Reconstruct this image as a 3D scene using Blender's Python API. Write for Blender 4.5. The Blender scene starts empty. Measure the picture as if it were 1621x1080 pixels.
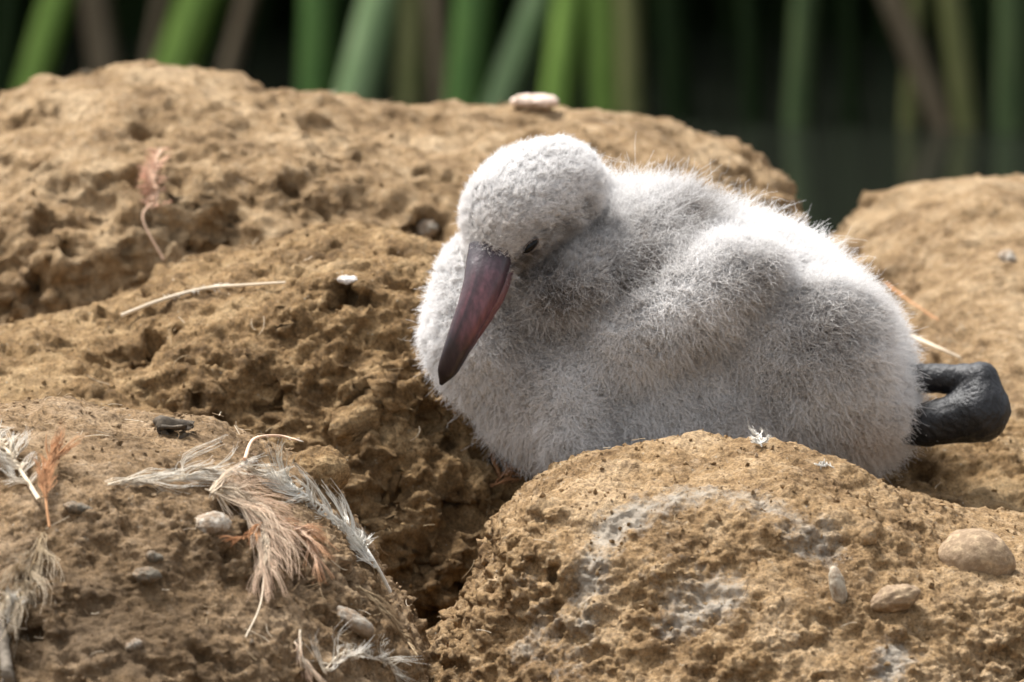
import bpy, math, random
import numpy as np
from mathutils import Vector

random.seed(7)
RNG = np.random.default_rng(11)
SC = bpy.context.scene
COL = SC.collection

# ------------------------------------------------------------------ camera
D, PITCH, FPX, Z0 = 5.0, math.radians(8.0), 16560.0, 0.25
CAM = np.array([0.0, -D * math.cos(PITCH), Z0 + D * math.sin(PITCH)])
FWD = np.array([0.0, math.cos(PITCH), -math.sin(PITCH)])
UP = np.array([0.0, math.sin(PITCH), math.cos(PITCH)])
cam_d = bpy.data.cameras.new('camera'); cam = bpy.data.objects.new('camera', cam_d); COL.objects.link(cam)
cam.location = CAM; cam.rotation_euler = (math.pi / 2 - PITCH, 0, 0)
cam_d.sensor_fit = 'HORIZONTAL'; cam_d.sensor_width = 36; cam_d.lens = 36 * FPX / 1621
cam_d.clip_start = 0.1; cam_d.clip_end = 1000
cam_d.dof.use_dof = True; cam_d.dof.focus_distance = 4.84; cam_d.dof.aperture_fstop = 13.0
SC.camera = cam

# ------------------------------------------------------------------ sky, sun, exposure
SUN_EL, SUN_AZ = math.radians(63), math.radians(-50)      # azimuth measured from +y (away from the camera) towards +x
w = bpy.data.worlds.new('World'); SC.world = w; w.use_nodes = True
nt = w.node_tree; nt.nodes.clear()
sky = nt.nodes.new('ShaderNodeTexSky'); sky.sky_type = 'NISHITA'; sky.sun_disc = False
sky.sun_elevation = SUN_EL; sky.sun_rotation = SUN_AZ; sky.dust_density = 4.0; sky.air_density = 1.0; sky.ozone_density = 0.6
hsv = nt.nodes.new('ShaderNodeHueSaturation'); hsv.inputs['Saturation'].default_value = 0.22   # a thin cloud cover: pale sky
bg = nt.nodes.new('ShaderNodeBackground'); bg.inputs['Strength'].default_value = 0.066
wo = nt.nodes.new('ShaderNodeOutputWorld')
nt.links.new(sky.outputs[0], hsv.inputs['Color']); nt.links.new(hsv.outputs[0], bg.inputs[0]); nt.links.new(bg.outputs[0], wo.inputs[0])
sl = bpy.data.lights.new('sun', 'SUN'); so = bpy.data.objects.new('sun', sl); COL.objects.link(so)
sl.energy = 1.5; sl.angle = math.radians(12); sl.color = (1.0, 0.97, 0.93)
sd = Vector((math.sin(SUN_AZ) * math.cos(SUN_EL), math.cos(SUN_AZ) * math.cos(SUN_EL), math.sin(SUN_EL)))
so.rotation_euler = sd.to_track_quat('Z', 'Y').to_euler()
SC.view_settings.view_transform = 'Standard'; SC.view_settings.look = 'None'
SC.view_settings.exposure = 2.17; SC.view_settings.gamma = 1.0; SC.view_settings.use_curve_mapping = False
SC.render.engine = 'CYCLES'
SC.cycles.max_bounces = 8; SC.cycles.diffuse_bounces = 4; SC.cycles.glossy_bounces = 3
SC.cycles.transmission_bounces = 4; SC.cycles.transparent_max_bounces = 8
SC.cycles.caustics_reflective = False; SC.cycles.caustics_refractive = False

# ------------------------------------------------------------------ helpers
def ray(px, py):
    return FWD * FPX + np.array([1.0, 0, 0]) * (px - 810.5) + UP * (540.0 - py)
def W(px, py, y):
    """world point at depth y that the photograph shows at (px, py)"""
    d = ray(px, py); return CAM + d * ((y - CAM[1]) / d[1])
S = 1 / 3312.0                                   # metres per photograph pixel near the chick

def tag(o, label=None, cat=None, group=None, kind=None):
    for k, v in (('label', label), ('category', cat), ('group', group), ('kind', kind)):
        if v: o[k] = v
    return o
def empty(name, loc, label, cat, group=None):
    o = bpy.data.objects.new(name, None); COL.objects.link(o); o.location = loc; o.empty_display_size = 0.01
    return tag(o, label, cat, group)

PERM = RNG.permutation(65536).astype(np.int32)
GRAD = RNG.normal(size=(65536, 3)); GRAD /= np.linalg.norm(GRAD, axis=1)[:, None]; GRAD = GRAD.astype(np.float32)
RND3 = RNG.random((65536, 3)).astype(np.float32)
def hsh(ix, iy, iz):
    return PERM[(ix + PERM[(iy + PERM[iz & 65535]) & 65535]) & 65535]
def gnoise(p):
    p = np.asarray(p, np.float32); i = np.floor(p).astype(np.int32); f = p - i
    u = f * f * f * (f * (f * 6 - 15) + 10); out = np.zeros(len(p), np.float32)
    for a in (0, 1):
        for b in (0, 1):
            for c in (0, 1):
                g = GRAD[hsh(i[:, 0] + a, i[:, 1] + b, i[:, 2] + c)]
                d = (g * (f - np.array([a, b, c], np.float32))).sum(1)
                out += d * (u[:, 0] if a else 1 - u[:, 0]) * (u[:, 1] if b else 1 - u[:, 1]) * (u[:, 2] if c else 1 - u[:, 2])
    return out * 1.5
def fbm(p, size, oct=4, gain=0.5, seed=0.0, ridge=False):
    p = np.asarray(p) / size + seed * 17.31; a, t = 1.0, np.zeros(len(p), np.float32)
    for k in range(oct):
        n = gnoise(p); t += a * ((1 - 2 * np.abs(n)) if ridge else n); p = p * 2.03 + 5.7; a *= gain
    return t
def worley(p, size, seed=0.0):
    p = np.asarray(p, np.float32) / size + seed * 13.7; i = np.floor(p).astype(np.int32); best = np.full(len(p), 9.0, np.float32)
    for a in (-1, 0, 1):
        for b in (-1, 0, 1):
            for c in (-1, 0, 1):
                j = i + np.array([a, b, c], np.int32); q = j + RND3[hsh(j[:, 0], j[:, 1], j[:, 2])]
                best = np.minimum(best, ((q - p) ** 2).sum(1))
    return np.sqrt(best)
def sstep(a, b, x):
    t = np.clip((x - a) / (b - a), 0, 1); return t * t * (3 - 2 * t)

def smin(a, b, k):
    h = np.clip(0.5 + 0.5 * (b - a) / k, 0, 1); return b * (1 - h) + a * h - k * h * (1 - h)
def ell(P, c, r, rot=0.0, n=2.0):
    """ellipsoid distance; rot turns it in the x-z plane; n > 2 makes it boxier"""
    q = P - np.asarray(c); r = np.asarray(r, float)
    if rot:
        ca, sa = math.cos(rot), math.sin(rot)
        q = np.stack([q[..., 0] * ca + q[..., 2] * sa, q[..., 1], -q[..., 0] * sa + q[..., 2] * ca], -1)
    if n != 2.0:
        k = (np.abs(q / r) ** n).sum(-1) ** (1 / n); return (k - 1) * r.min()
    k0 = np.sqrt(((q / r) ** 2).sum(-1)); k1 = np.sqrt(((q / r ** 2) ** 2).sum(-1)) + 1e-9
    return k0 * (k0 - 1) / k1
def cone(P, a, b, ra, rb):
    a, b = np.asarray(a), np.asarray(b); ab = b - a
    t = np.clip(((P - a) @ ab) / (ab @ ab), 0, 1)
    return np.linalg.norm(P - a - t[..., None] * ab, axis=-1) - (ra + (rb - ra) * t)

def surface_nets(fn, lo, hi, h):
    lo, hi = np.asarray(lo, float), np.asarray(hi, float)
    n = np.ceil((hi - lo) / h).astype(int) + 1
    ax = [lo[k] + h * np.arange(n[k]) for k in range(3)]
    F = np.empty(n, np.float32)
    yy, zz = np.meshgrid(ax[1], ax[2], indexing='ij')
    step = max(1, int(400000 / yy.size))
    for s in range(0, n[0], step):
        xs = ax[0][s:s + step]
        P = np.empty((len(xs),) + yy.shape + (3,)); P[..., 0] = xs[:, None, None]; P[..., 1] = yy; P[..., 2] = zz
        F[s:s + step] = fn(P)
    sgn = F < 0
    m = n - 1
    cnt = np.zeros(m, np.int8)
    for a in (0, 1):
        for b in (0, 1):
            for c in (0, 1):
                cnt += sgn[a:a + m[0], b:b + m[1], c:c + m[2]]
    ci = np.argwhere((cnt > 0) & (cnt < 8))
    idx = np.full(m, -1, np.int64); idx[ci[:, 0], ci[:, 1], ci[:, 2]] = np.arange(len(ci))
    acc = np.zeros((len(ci), 3)); num = np.zeros(len(ci))
    cor = [(a, b, c) for a in (0, 1) for b in (0, 1) for c in (0, 1)]
    for i, p in enumerate(cor):
        for q in cor[i + 1:]:
            if sum(abs(x - y) for x, y in zip(p, q)) != 1: continue
            fa = F[ci[:, 0] + p[0], ci[:, 1] + p[1], ci[:, 2] + p[2]]; fb = F[ci[:, 0] + q[0], ci[:, 1] + q[1], ci[:, 2] + q[2]]
            ok = (fa < 0) != (fb < 0); t = np.where(ok, fa / np.where(ok, fa - fb, 1), 0)
            acc += (np.array(p) + t[:, None] * (np.array(q) - np.array(p))) * ok[:, None]; num += ok
    V = lo + (ci + acc / num[:, None]) * h
    quads = []
    for k in range(3):
        u, v = [(1, 2), (2, 0), (0, 1)][k]
        sl0 = [slice(None)] * 3; sl1 = [slice(None)] * 3; sl0[k] = slice(0, -1); sl1[k] = slice(1, None)
        A, B = sgn[tuple(sl0)], sgn[tuple(sl1)]
        e = np.argwhere(A != B); e = e[(e[:, u] > 0) & (e[:, v] > 0) & (e[:, u] < m[u]) & (e[:, v] < m[v])]
        inside = A[e[:, 0], e[:, 1], e[:, 2]]
        def cell(du, dv):
            c = e.copy(); c[:, u] -= du; c[:, v] -= dv; return idx[c[:, 0], c[:, 1], c[:, 2]]
        q = np.stack([cell(0, 0), cell(1, 0), cell(1, 1), cell(0, 1)], 1)
        q[~inside] = q[~inside][:, ::-1]
        quads.append(q)
    Q = np.concatenate(quads); Q = Q[(Q >= 0).all(1)]
    return V, Q

def vnormals(V, Q):
    n = np.cross(V[Q[:, 2]] - V[Q[:, 0]], V[Q[:, 3 if Q.shape[1] == 4 else 1]] - V[Q[:, 1 if Q.shape[1] == 4 else 0]])
    if Q.shape[1] == 3: n = -n
    N = np.stack([sum(np.bincount(Q[:, j], n[:, k], len(V)) for j in range(Q.shape[1])) for k in range(3)], 1)
    return N / (np.linalg.norm(N, axis=1)[:, None] + 1e-12)
def relax(V, Q, it=1, lam=0.5):
    for _ in range(it):
        s = np.zeros_like(V); c = np.zeros(len(V)); kk = Q.shape[1]
        for j in range(kk):
            for d in (1, kk - 1):
                nb = Q[:, (j + d) % kk]
                for k in range(3): s[:, k] += np.bincount(Q[:, j], V[nb, k], len(V))
                c += np.bincount(Q[:, j], minlength=len(V))
        V = V + lam * (s / np.maximum(c, 1)[:, None] - V)
    return V

def mesh_obj(name, V, Q, mat, parent=None, origin=None, smooth=True, attrs=None):
    V = np.asarray(V, np.float64); Q = np.asarray(Q, np.int32)
    if origin is None: origin = np.zeros(3)
    me = bpy.data.meshes.new(name); k = Q.shape[1]
    me.vertices.add(len(V)); me.vertices.foreach_set('co', (V - origin).astype(np.float32).ravel())
    me.loops.add(Q.size); me.loops.foreach_set('vertex_index', Q.ravel())
    me.polygons.add(len(Q)); me.polygons.foreach_set('loop_start', np.arange(0, Q.size, k, dtype=np.int32))
    me.polygons.foreach_set('use_smooth', np.full(len(Q), smooth))
    me.update(calc_edges=True)
    for nm, val in (attrs or {}).items():
        val = np.asarray(val, np.float32)
        if val.ndim == 1:
            a = me.attributes.new(nm, 'FLOAT', 'POINT'); a.data.foreach_set('value', val)
        else:
            a = me.attributes.new(nm, 'FLOAT_COLOR', 'POINT'); a.data.foreach_set('color', np.concatenate([val, np.ones((len(val), 1), np.float32)], 1).ravel())
    if mat: me.materials.append(mat)
    o = bpy.data.objects.new(name, me); COL.objects.link(o)
    o.parent = parent
    base = np.zeros(3) if parent is None else np.array(parent.location)
    o.location = origin - base
    return o

def tubes(P, R, sides=3):
    """P (n,k,3) strand points, R (n,k) radii -> mesh of thin tapered tubes"""
    P = np.asarray(P, float); R = np.asarray(R, float); n, k = P.shape[:2]
    T = np.gradient(P, axis=1); T /= np.linalg.norm(T, axis=2)[..., None] + 1e-12
    ref = np.where(np.abs(T[..., 2:3]) > 0.9, np.array([1.0, 0, 0]), np.array([0, 0, 1.0]))
    A = np.cross(T, ref); A /= np.linalg.norm(A, axis=2)[..., None] + 1e-12; B = np.cross(T, A)
    ang = np.arange(sides) * 2 * math.pi / sides
    V = P[:, :, None] + R[:, :, None, None] * (A[:, :, None] * np.cos(ang)[:, None] + B[:, :, None] * np.sin(ang)[:, None])
    base = (np.arange(n) * k * sides)[:, None, None] + (np.arange(k - 1) * sides)[None, :, None]
    s = np.arange(sides)[None, None]; s2 = (s + 1) % sides
    Q = np.stack([base + s, base + s2, base + sides + s2, base + sides + s], -1).reshape(-1, 4)
    return V.reshape(-1, 3), Q
def spline(pts, n):
    """Catmull-Rom through pts, n samples"""
    p = np.asarray(pts, float)
    if len(p) == 2: return p[0] + np.linspace(0, 1, n)[:, None] * (p[1] - p[0])
    p = np.vstack([2 * p[0] - p[1], p, 2 * p[-1] - p[-2]]); m = len(p) - 3
    t = np.linspace(0, m - 1e-6, n); i = t.astype(int); f = (t - i)[:, None]
    a, b, c, d = p[i], p[i + 1], p[i + 2], p[i + 3]
    return 0.5 * (2 * b + (c - a) * f + (2 * a - 5 * b + 4 * c - d) * f ** 2 + (3 * b - a - 3 * c + d) * f ** 3)

# ------------------------------------------------------------------ materials
class NT:
    def __init__(s, name):
        s.m = bpy.data.materials.new(name); s.m.use_nodes = True; s.t = s.m.node_tree; s.t.nodes.clear()
        s.out = s.n('ShaderNodeOutputMaterial')
    def n(s, typ, **kw):
        nd = s.t.nodes.new(typ)
        for k, v in kw.items(): setattr(nd, k, v)
        return nd
    def l(s, a, b): s.t.links.new(a, b)
    def noise(s, co, scale, detail=4, rough=0.55, dist=0.0):
        nd = s.n('ShaderNodeTexNoise'); nd.inputs['Scale'].default_value = scale; nd.inputs['Detail'].default_value = detail
        nd.inputs['Roughness'].default_value = rough; nd.inputs['Distortion'].default_value = dist; s.l(co, nd.inputs['Vector']); return nd.outputs['Fac']
    def ramp(s, fac, stops):
        nd = s.n('ShaderNodeValToRGB'); e = nd.color_ramp.elements
        for i, (p, c) in enumerate(stops):
            el = e[i] if i < 2 else e.new(p)
            el.position = p; el.color = tuple(c) + (1,) if hasattr(c, '__len__') else (c, c, c, 1)
        s.l(fac, nd.inputs[0]); return nd.outputs['Color']
    def mix(s, fac, a, b, mode='MIX'):
        nd = s.n('ShaderNodeMix', data_type='RGBA', blend_type=mode)
        for sock, v in ((nd.inputs[0], fac), (nd.inputs[6], a), (nd.inputs[7], b)):
            if isinstance(v, (int, float)): sock.default_value = v
            elif isinstance(v, tuple): sock.default_value = v + (1,)
            else: s.l(v, sock)
        return nd.outputs[2]
    def math(s, op, a, b=0.0):
        nd = s.n('ShaderNodeMath', operation=op)
        for sock, v in zip(nd.inputs, (a, b)):
            if isinstance(v, (int, float)): sock.default_value = v
            else: s.l(v, sock)
        return nd.outputs[0]
    def bump(s, h, strength, dist, normal=None):
        nd = s.n('ShaderNodeBump'); nd.inputs['Strength'].default_value = strength; nd.inputs['Distance'].default_value = dist
        s.l(h, nd.inputs['Height'])
        if normal: s.l(normal, nd.inputs['Normal'])
        return nd.outputs[0]
    def bsdf(s, color, rough=0.9, normal=None, spec=0.3, **kw):
        nd = s.n('ShaderNodeBsdfPrincipled')
        if isinstance(color, tuple): nd.inputs['Base Color'].default_value = color + (1,)
        else: s.l(color, nd.inputs['Base Color'])
        if isinstance(rough, (int, float)): nd.inputs['Roughness'].default_value = rough
        else: s.l(rough, nd.inputs['Roughness'])
        nd.inputs['Specular IOR Level'].default_value = spec
        for k, v in kw.items(): nd.inputs[k].default_value = v
        if normal: s.l(normal, nd.inputs['Normal'])
        s.l(nd.outputs[0], s.out.inputs[0]); return nd
    def coord(s, kind='Object'): return s.n('ShaderNodeTexCoord').outputs[kind]
    def attr(s, nm, out='Fac'):
        nd = s.n('ShaderNodeAttribute', attribute_name=nm); return nd.outputs[out]

def mud_mat(name, dark, mid, light, bump=1.0):
    dark, mid, light = (tuple(c * g for c, g in zip(x, k)) for x, k in ((dark, (1.05, 1.03, .95)), (mid, (1.28, 1.24, 1.14)), (light, (1.32, 1.28, 1.22))))
    t = NT(name); co = t.coord()
    n1 = t.noise(co, 22, 6, 0.62); n2 = t.noise(co, 130, 5, 0.65); n3 = t.noise(co, 700, 4, 0.7)
    c = t.ramp(n1, [(0.38, dark), (0.5, mid), (0.62, light)])
    c2 = t.ramp(n2, [(0.36, dark), (0.51, mid), (0.66, light)])
    c = t.mix(0.5, c, c2)
    sp = t.ramp(n3, [(0.32, 0.5), (0.5, 1.0), (0.7, 1.4)])
    c = t.mix(1.0, c, sp, 'MULTIPLY')
    vor = t.n('ShaderNodeTexVoronoi'); vor.inputs['Scale'].default_value = 420; t.l(co, vor.inputs['Vector'])
    grit = t.ramp(vor.outputs['Distance'], [(0.0, 1.0), (0.16, 1.0), (0.24, 0.0)])
    pick = t.ramp(t.noise(co, 260, 2), [(0.60, 0.0), (0.66, 1.0)])
    c = t.mix(t.math('MULTIPLY', grit, pick), c, (0.42, 0.37, 0.29))
    # chalky white droppings and salt crust, where the 'stain' attribute puts it
    stn = t.math('ADD', t.attr('stain'), t.math('MULTIPLY', t.math('SUBTRACT', t.noise(co, 150, 8, 0.75), 0.5), 2.2))
    c = t.mix(t.ramp(stn, [(0.42, 0.0), (1.0, 0.75)]), c, (0.50, 0.455, 0.385))
    c = t.mix(t.ramp(t.math('ADD', t.attr('moist'), t.math('MULTIPLY', t.math('SUBTRACT', t.noise(co, 60, 5, 0.6), 0.5), 1.0)), [(0.3, 0.0), (0.8, 0.75)]), c, tuple(x * 0.75 for x in dark))
    b = t.bump(t.noise(co, 330, 7, 0.78), 1.0 * bump, 0.0027)
    b = t.bump(t.noise(co, 1100, 4, 0.75), 0.9 * bump, 0.0011, b)
    t.bsdf(c, 0.92, b, 0.25)
    return t.m
def plain(name, col, rough=0.8, var=0.25, scale=300, bump=0.3, spec=0.3, dist=0.0005, **kw):
    t = NT(name); co = t.coord(); n = t.noise(co, scale, 5, 0.6)
    c = t.mix(1.0, col, t.ramp(n, [(0.3, 1 - var), (0.7, 1 + var)]), 'MULTIPLY')
    t.bsdf(c, rough, t.bump(n, bump, dist) if bump else None, spec, **kw); return t.m
def fibre_mat(name, through=0.18):
    """strands coloured by their own 'tint', thin enough to let light through"""
    t = NT(name); c = t.attr('tint', 'Color')
    d = t.n('ShaderNodeBsdfDiffuse'); tr = t.n('ShaderNodeBsdfTranslucent'); m = t.n('ShaderNodeMixShader'); m.inputs[0].default_value = through
    t.l(c, d.inputs[0]); t.l(c, tr.inputs[0]); t.l(d.outputs[0], m.inputs[1]); t.l(tr.outputs[0], m.inputs[2]); t.l(m.outputs[0], t.out.inputs[0])
    return t.m

M_OCHRE = mud_mat('dry_ochre_mud', (0.155, 0.092, 0.044), (0.32, 0.213, 0.112), (0.46, 0.345, 0.22))
M_BROWN = mud_mat('brown_mud', (0.115, 0.072, 0.037), (0.25, 0.168, 0.094), (0.37, 0.275, 0.18))
M_MID = mud_mat('crumbly_mud', (0.115, 0.068, 0.031), (0.25, 0.16, 0.077), (0.39, 0.28, 0.155))
M_BACK = mud_mat('weathered_mud', (0.155, 0.096, 0.048), (0.30, 0.203, 0.112), (0.44, 0.335, 0.215))
M_FIBRE = fibre_mat('feather_fibre')

# ------------------------------------------------------------------ ground, water
def build_ground():
    xs = np.concatenate([np.linspace(-400, -3, 14), np.linspace(-2.6, 2.6, 131), np.linspace(3, 400, 14)])
    ys = np.concatenate([np.linspace(-60, -3, 10), np.linspace(-2.6, 7.4, 201), np.linspace(8, 500, 16)])
    X, Y = np.meshgrid(xs, ys, indexing='ij'); P = np.stack([X.ravel(), Y.ravel(), np.zeros(X.size)], 1)
    near = (np.abs(P[:, 0]) < 3) & (np.abs(P[:, 1]) < 8)
    z = 0.085 - 0.42 * sstep(0.75, 1.6, P[:, 1]) + 0.55 * sstep(6.2, 8.5, P[:, 1])
    z = z + np.where(near, fbm(P, 0.25, 4) * 0.014 + fbm(P, 1.3, 2) * 0.02, 0)
    P[:, 2] = z; ny = len(ys)
    i, j = np.meshgrid(np.arange(len(xs) - 1), np.arange(ny - 1), indexing='ij'); a = (i * ny + j).ravel()
    o = mesh_obj('ground', P, np.stack([a, a + ny, a + ny + 1, a + 1], 1), M_MID, attrs={'moist': np.full(len(P), 0.6)})
    tag(o, kind='structure')
build_ground()
def build_water():
    t = NT('pond_water'); co = t.coord()
    mp = t.n('ShaderNodeMapping'); mp.inputs['Scale'].default_value = (1, 2.2, 1); t.l(co, mp.inputs[0])
    b = t.bump(t.noise(mp.outputs[0], 9, 3, 0.5), 0.06, 0.02)
    t.bsdf((0.012, 0.014, 0.010), 0.04, b, 0.5, IOR=1.33)
    V = np.array([[-40, 0.7, 0.0], [40, 0.7, 0], [40, 7.6, 0], [-40, 7.6, 0]], float)
    tag(mesh_obj('water', V, [[0, 1, 2, 3]], t.m), kind='structure')
build_water()

# ------------------------------------------------------------------ mud mounds
MOUNDS = []
def hit(px, py, only=None):
    """where the line through (px, py) meets the mounds"""
    d = ray(px, py); d = d / np.linalg.norm(d); best = None
    for o in (only or MOUNDS):
        ok, loc, nor, _ = o.ray_cast(Vector(CAM) - o.location, Vector(d))
        if ok:
            p = np.array(loc + o.location); t = np.linalg.norm(p - CAM)
            if best is None or t < best[0]: best = (t, p, np.array(nor))
    if best is None: raise RuntimeError(f'no mound at {px},{py}')
    return best[1], best[2]
def mound(name, label, parts, h, mat, floor, k=0.03, rough=1.0, big=1.0, pits=1.0, flake=1.0, carve=(), dents=(), seed=1.0, stain=None, moist=None, group='mud nest mounds'):
    """parts: (px, py, y, rx_px, rz_px, ry_m, boxiness) smooth-joined, then worn by clods, pits and crumbs"""
    cs = [(W(a, b, y), (rx * S, ry, rz * S), n) for a, b, y, rx, rz, ry, n in parts]
    cv = [(W(a, b, y), r * S) for a, b, y, r in carve]
    def fn(P):
        d = None
        for c, r, n in cs:
            e = ell(P, c, r, 0, n); d = e if d is None else smin(d, e, k)
        for c, r in cv:
            d = -smin(-d, np.linalg.norm(P - c, axis=-1) - r, 0.008)
        return np.maximum(d, floor - P[..., 2])
    lo = np.min([c - np.array(r) for c, r, n in cs], 0) - 0.02; hi = np.max([c + np.array(r) for c, r, n in cs], 0) + 0.02
    lo[2] = floor - 0.006
    V, Q = surface_nets(fn, lo, hi, h); V = relax(V, Q, 3)
    N = vnormals(V, Q)
    V = V + N * ((fbm(V, 0.10, 3, 0.5, seed) * 0.010 + fbm(V, 0.035, 2, 0.5, seed + 3) * 0.0035) * big)[:, None]
    N = vnormals(V, Q); side = 1 - sstep(0.55, 0.95, N[:, 2])           # weathered smooth on top, broken clods on the flanks
    rg = rough * (0.28 + 0.72 * side) * (0.65 + 0.7 * sstep(-0.3, 0.5, fbm(V, 0.06, 2, 0.5, seed + 7)))
    w1 = worley(V + 0.004 * np.stack([fbm(V, 0.02, 2, 0.5, seed + s) for s in (1, 2, 3)], 1), 0.016, seed)
    w2 = worley(V, 0.0065, seed + 5)
    d = (0.55 - w1) * 0.0075 * rg + (0.5 - w2) * 0.0032 * rg + fbm(V, 0.010, 3, 0.55, seed + 9) * 0.0022 * rg
    V = V + N * d[:, None]
    N = vnormals(V, Q)
    pit = sstep(0.30, 0.62, fbm(V, 0.017, 3, 0.55, seed + 13)) * rg
    fine = fbm(V, 0.0050, 3, 0.7, seed + 21) * 0.0015 * (0.45 + 0.6 * rg) + fbm(V * np.array([1, 1, 1.8]), 0.0032, 2, 0.6, seed + 31, True) * 0.0006 * (0.3 + 0.7 * rg)
    hf = fbm(V * np.array([1, 1, 1.5]), 0.013, 4, 0.6, seed + 41) * 4; fr = hf - np.floor(hf)
    chips = (np.floor(hf) + sstep(0.55, 1.0, fr)) / 4                      # broken clay chips with crisp edges
    V = V + N * (fine + chips * 0.0026 * flake * (0.35 + 0.65 * rg) - pits * pit * 0.0075)[:, None]
    at = {'stain': np.zeros(len(V)), 'moist': np.zeros(len(V))}
    c0 = (lo + hi) / 2; c0[2] = floor
    o = mesh_obj(name, V, Q, mat, origin=c0, attrs=at)
    tag(o, label, 'mud mound', group); MOUNDS.append(o)
    bpy.context.view_layer.update()
    for x, y, r, dep in dents:                                             # hollows and lumps where the photograph has them
        try: p = hit(x, y, [o])[0]
        except RuntimeError: continue
        dd = ((V - p) * np.array([1, .8, 1])) / (r * S); wv = np.exp(-(dd ** 2).sum(1) * (1 + .5 * fbm(V, .012, 2, .5, seed)))
        V = V - N * (dep * wv)[:, None]
    if dents:
        o.data.vertices.foreach_set('co', (V - c0).astype(np.float32).ravel()); o.data.update(); bpy.context.view_layer.update()
    for nm, lst in (('stain', stain), ('moist', moist)):
        if not lst: continue
        val = np.zeros(len(V))
        for x, y, r, a in lst:
            try: p = hit(x, y, [o])[0]
            except RuntimeError: continue
            val = val + a * np.exp(-((V - p) ** 2).sum(1) / (r * S) ** 2)
        o.data.attributes[nm].data.foreach_set('value', val.astype(np.float32))
    print(name, len(V)); return o

FRONT_LEFT = mound('mud_mound', 'brown mud mound littered with white and orange feathers', [
    (30, 945, -0.20, 530, 285, 0.15, 2.3), (190, 1120, -0.20, 480, 250, 0.14, 2.0), (60, 1130, -0.26, 560, 300, 0.16, 2.0)],
    0.0015, M_BROWN, 0.03, rough=0.8, big=0.7, pits=0.7, flake=1.1, seed=1.3, moist=[(300, 980, 260, 0.5), (60, 1010, 200, 0.5), (470, 900, 100, 0.5)],
    stain=[(60, 830, 60, 0.25), (200, 830, 120, 0.2)])
FRONT_RIGHT = mound('mud_mound', 'ochre mud mound streaked with chalky white, in front of the chick', [
    (1115, 970, -0.17, 338, 238, 0.12, 2.7), (1450, 1090, -0.17, 430, 262, 0.14, 2.3), (960, 1190, -0.19, 330, 250, 0.14, 2.0), (1300, 1200, -0.22, 500, 260, 0.14, 2.0), (700, 1180, -0.15, 240, 142, 0.08, 2.0)],
    0.0014, M_OCHRE, 0.03, rough=0.9, big=0.75, pits=0.55, flake=1.5, seed=2.6,
    stain=[(1110, 775, 40, 0.6), (1060, 790, 45, 0.7), (1000, 820, 45, 0.8), (960, 850, 40, 0.8), (940, 890, 38, 0.8), (932, 940, 34, 0.8), (925, 985, 28, 0.7), (1180, 785, 50, 0.6), (1215, 810, 35, 0.5), (1120, 930, 75, 0.6),
           (860, 990, 50, 0.55), (820, 1030, 40, 0.5), (1070, 985, 45, 0.65), (1150, 955, 40, 0.5), (1420, 1035, 42, 0.9), (1400, 1075, 35, 0.7), (1270, 840, 60, 0.55), (1310, 870, 50, 0.45), (830, 915, 40, 0.5), (1250, 1000, 60, 0.4), (900, 1060, 60, 0.5), (1020, 900, 40, .35), (1480, 830, 60, .4)])
MIDDLE = mound('mud_mound', 'crumbly brown mud mound that the chick sits on', [
    (520, 565, 0.13, 345, 200, 0.13, 2.2), (600, 880, 0.06, 400, 330, 0.115, 2.0), (1150, 990, 0.05, 560, 245, 0.14, 2.2),
    (60, 800, 0.10, 460, 275, 0.16, 2.0), (1560, 930, 0.10, 420, 270, 0.20, 2.0)],
    0.0019, M_MID, 0.03, k=0.035, rough=1.35, big=1.1, pits=1.2, flake=1.4, seed=4.2,
    dents=[(535, 700, 22, .012), (690, 520, 26, .010), (700, 660, 30, .014), (560, 560, 26, .010), (200, 560, 40, .012), (640, 445, 24, .008), (620, 780, 30, .012), (740, 800, 34, .014), (800, 730, 30, .014), (430, 620, 26, .008), (660, 880, 34, .012), (560, 830, 26, .010), (600, 620, 40, -.006), (1520, 770, 26, .010), (1450, 740, 30, .010)],
    moist=[(700, 900, 160, 0.5), (200, 560, 150, 0.4), (550, 760, 130, 0.4)])
BACK = mound('mud_mound', 'long pale brown mud mound behind the chick, a white pebble on top', [
    (290, 430, 0.42, 540, 318, 0.20, 2.2), (870, 470, 0.44, 445, 305, 0.20, 2.3), (560, 620, 0.40, 700, 330, 0.22, 2.0)],
    0.0028, M_BACK, 0.03, rough=1.35, big=1.2, seed=6.1, dents=[(238, 205, 34, .013), (300, 190, 26, .008), (678, 350, 44, .016), (620, 330, 30, .008), (150, 330, 30, .009), (400, 300, 34, .008), (90, 300, 30, .008), (520, 230, 30, .006), (470, 300, 28, .009), (330, 400, 40, .010), (960, 210, 30, .005), (1090, 215, 30, .004)],
    moist=[(690, 340, 70, 0.4)], stain=[(130, 230, 60, 0.35), (330, 330, 50, 0.4), (430, 160, 60, 0.25)])
BACK_RIGHT = mound('mud_mound', 'low rounded mud mound behind the chick\'s tail, beside the open water', [
    (1625, 525, 0.44, 405, 255, 0.19, 2.2), (1660, 700, 0.30, 440, 275, 0.19, 2.0)],
    0.0028, M_BACK, 0.03, rough=1.0, big=0.9, seed=8.4, stain=[(1590, 410, 18, 0.6), (1460, 440, 15, 0.5)])
bpy.context.view_layer.update()

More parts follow.
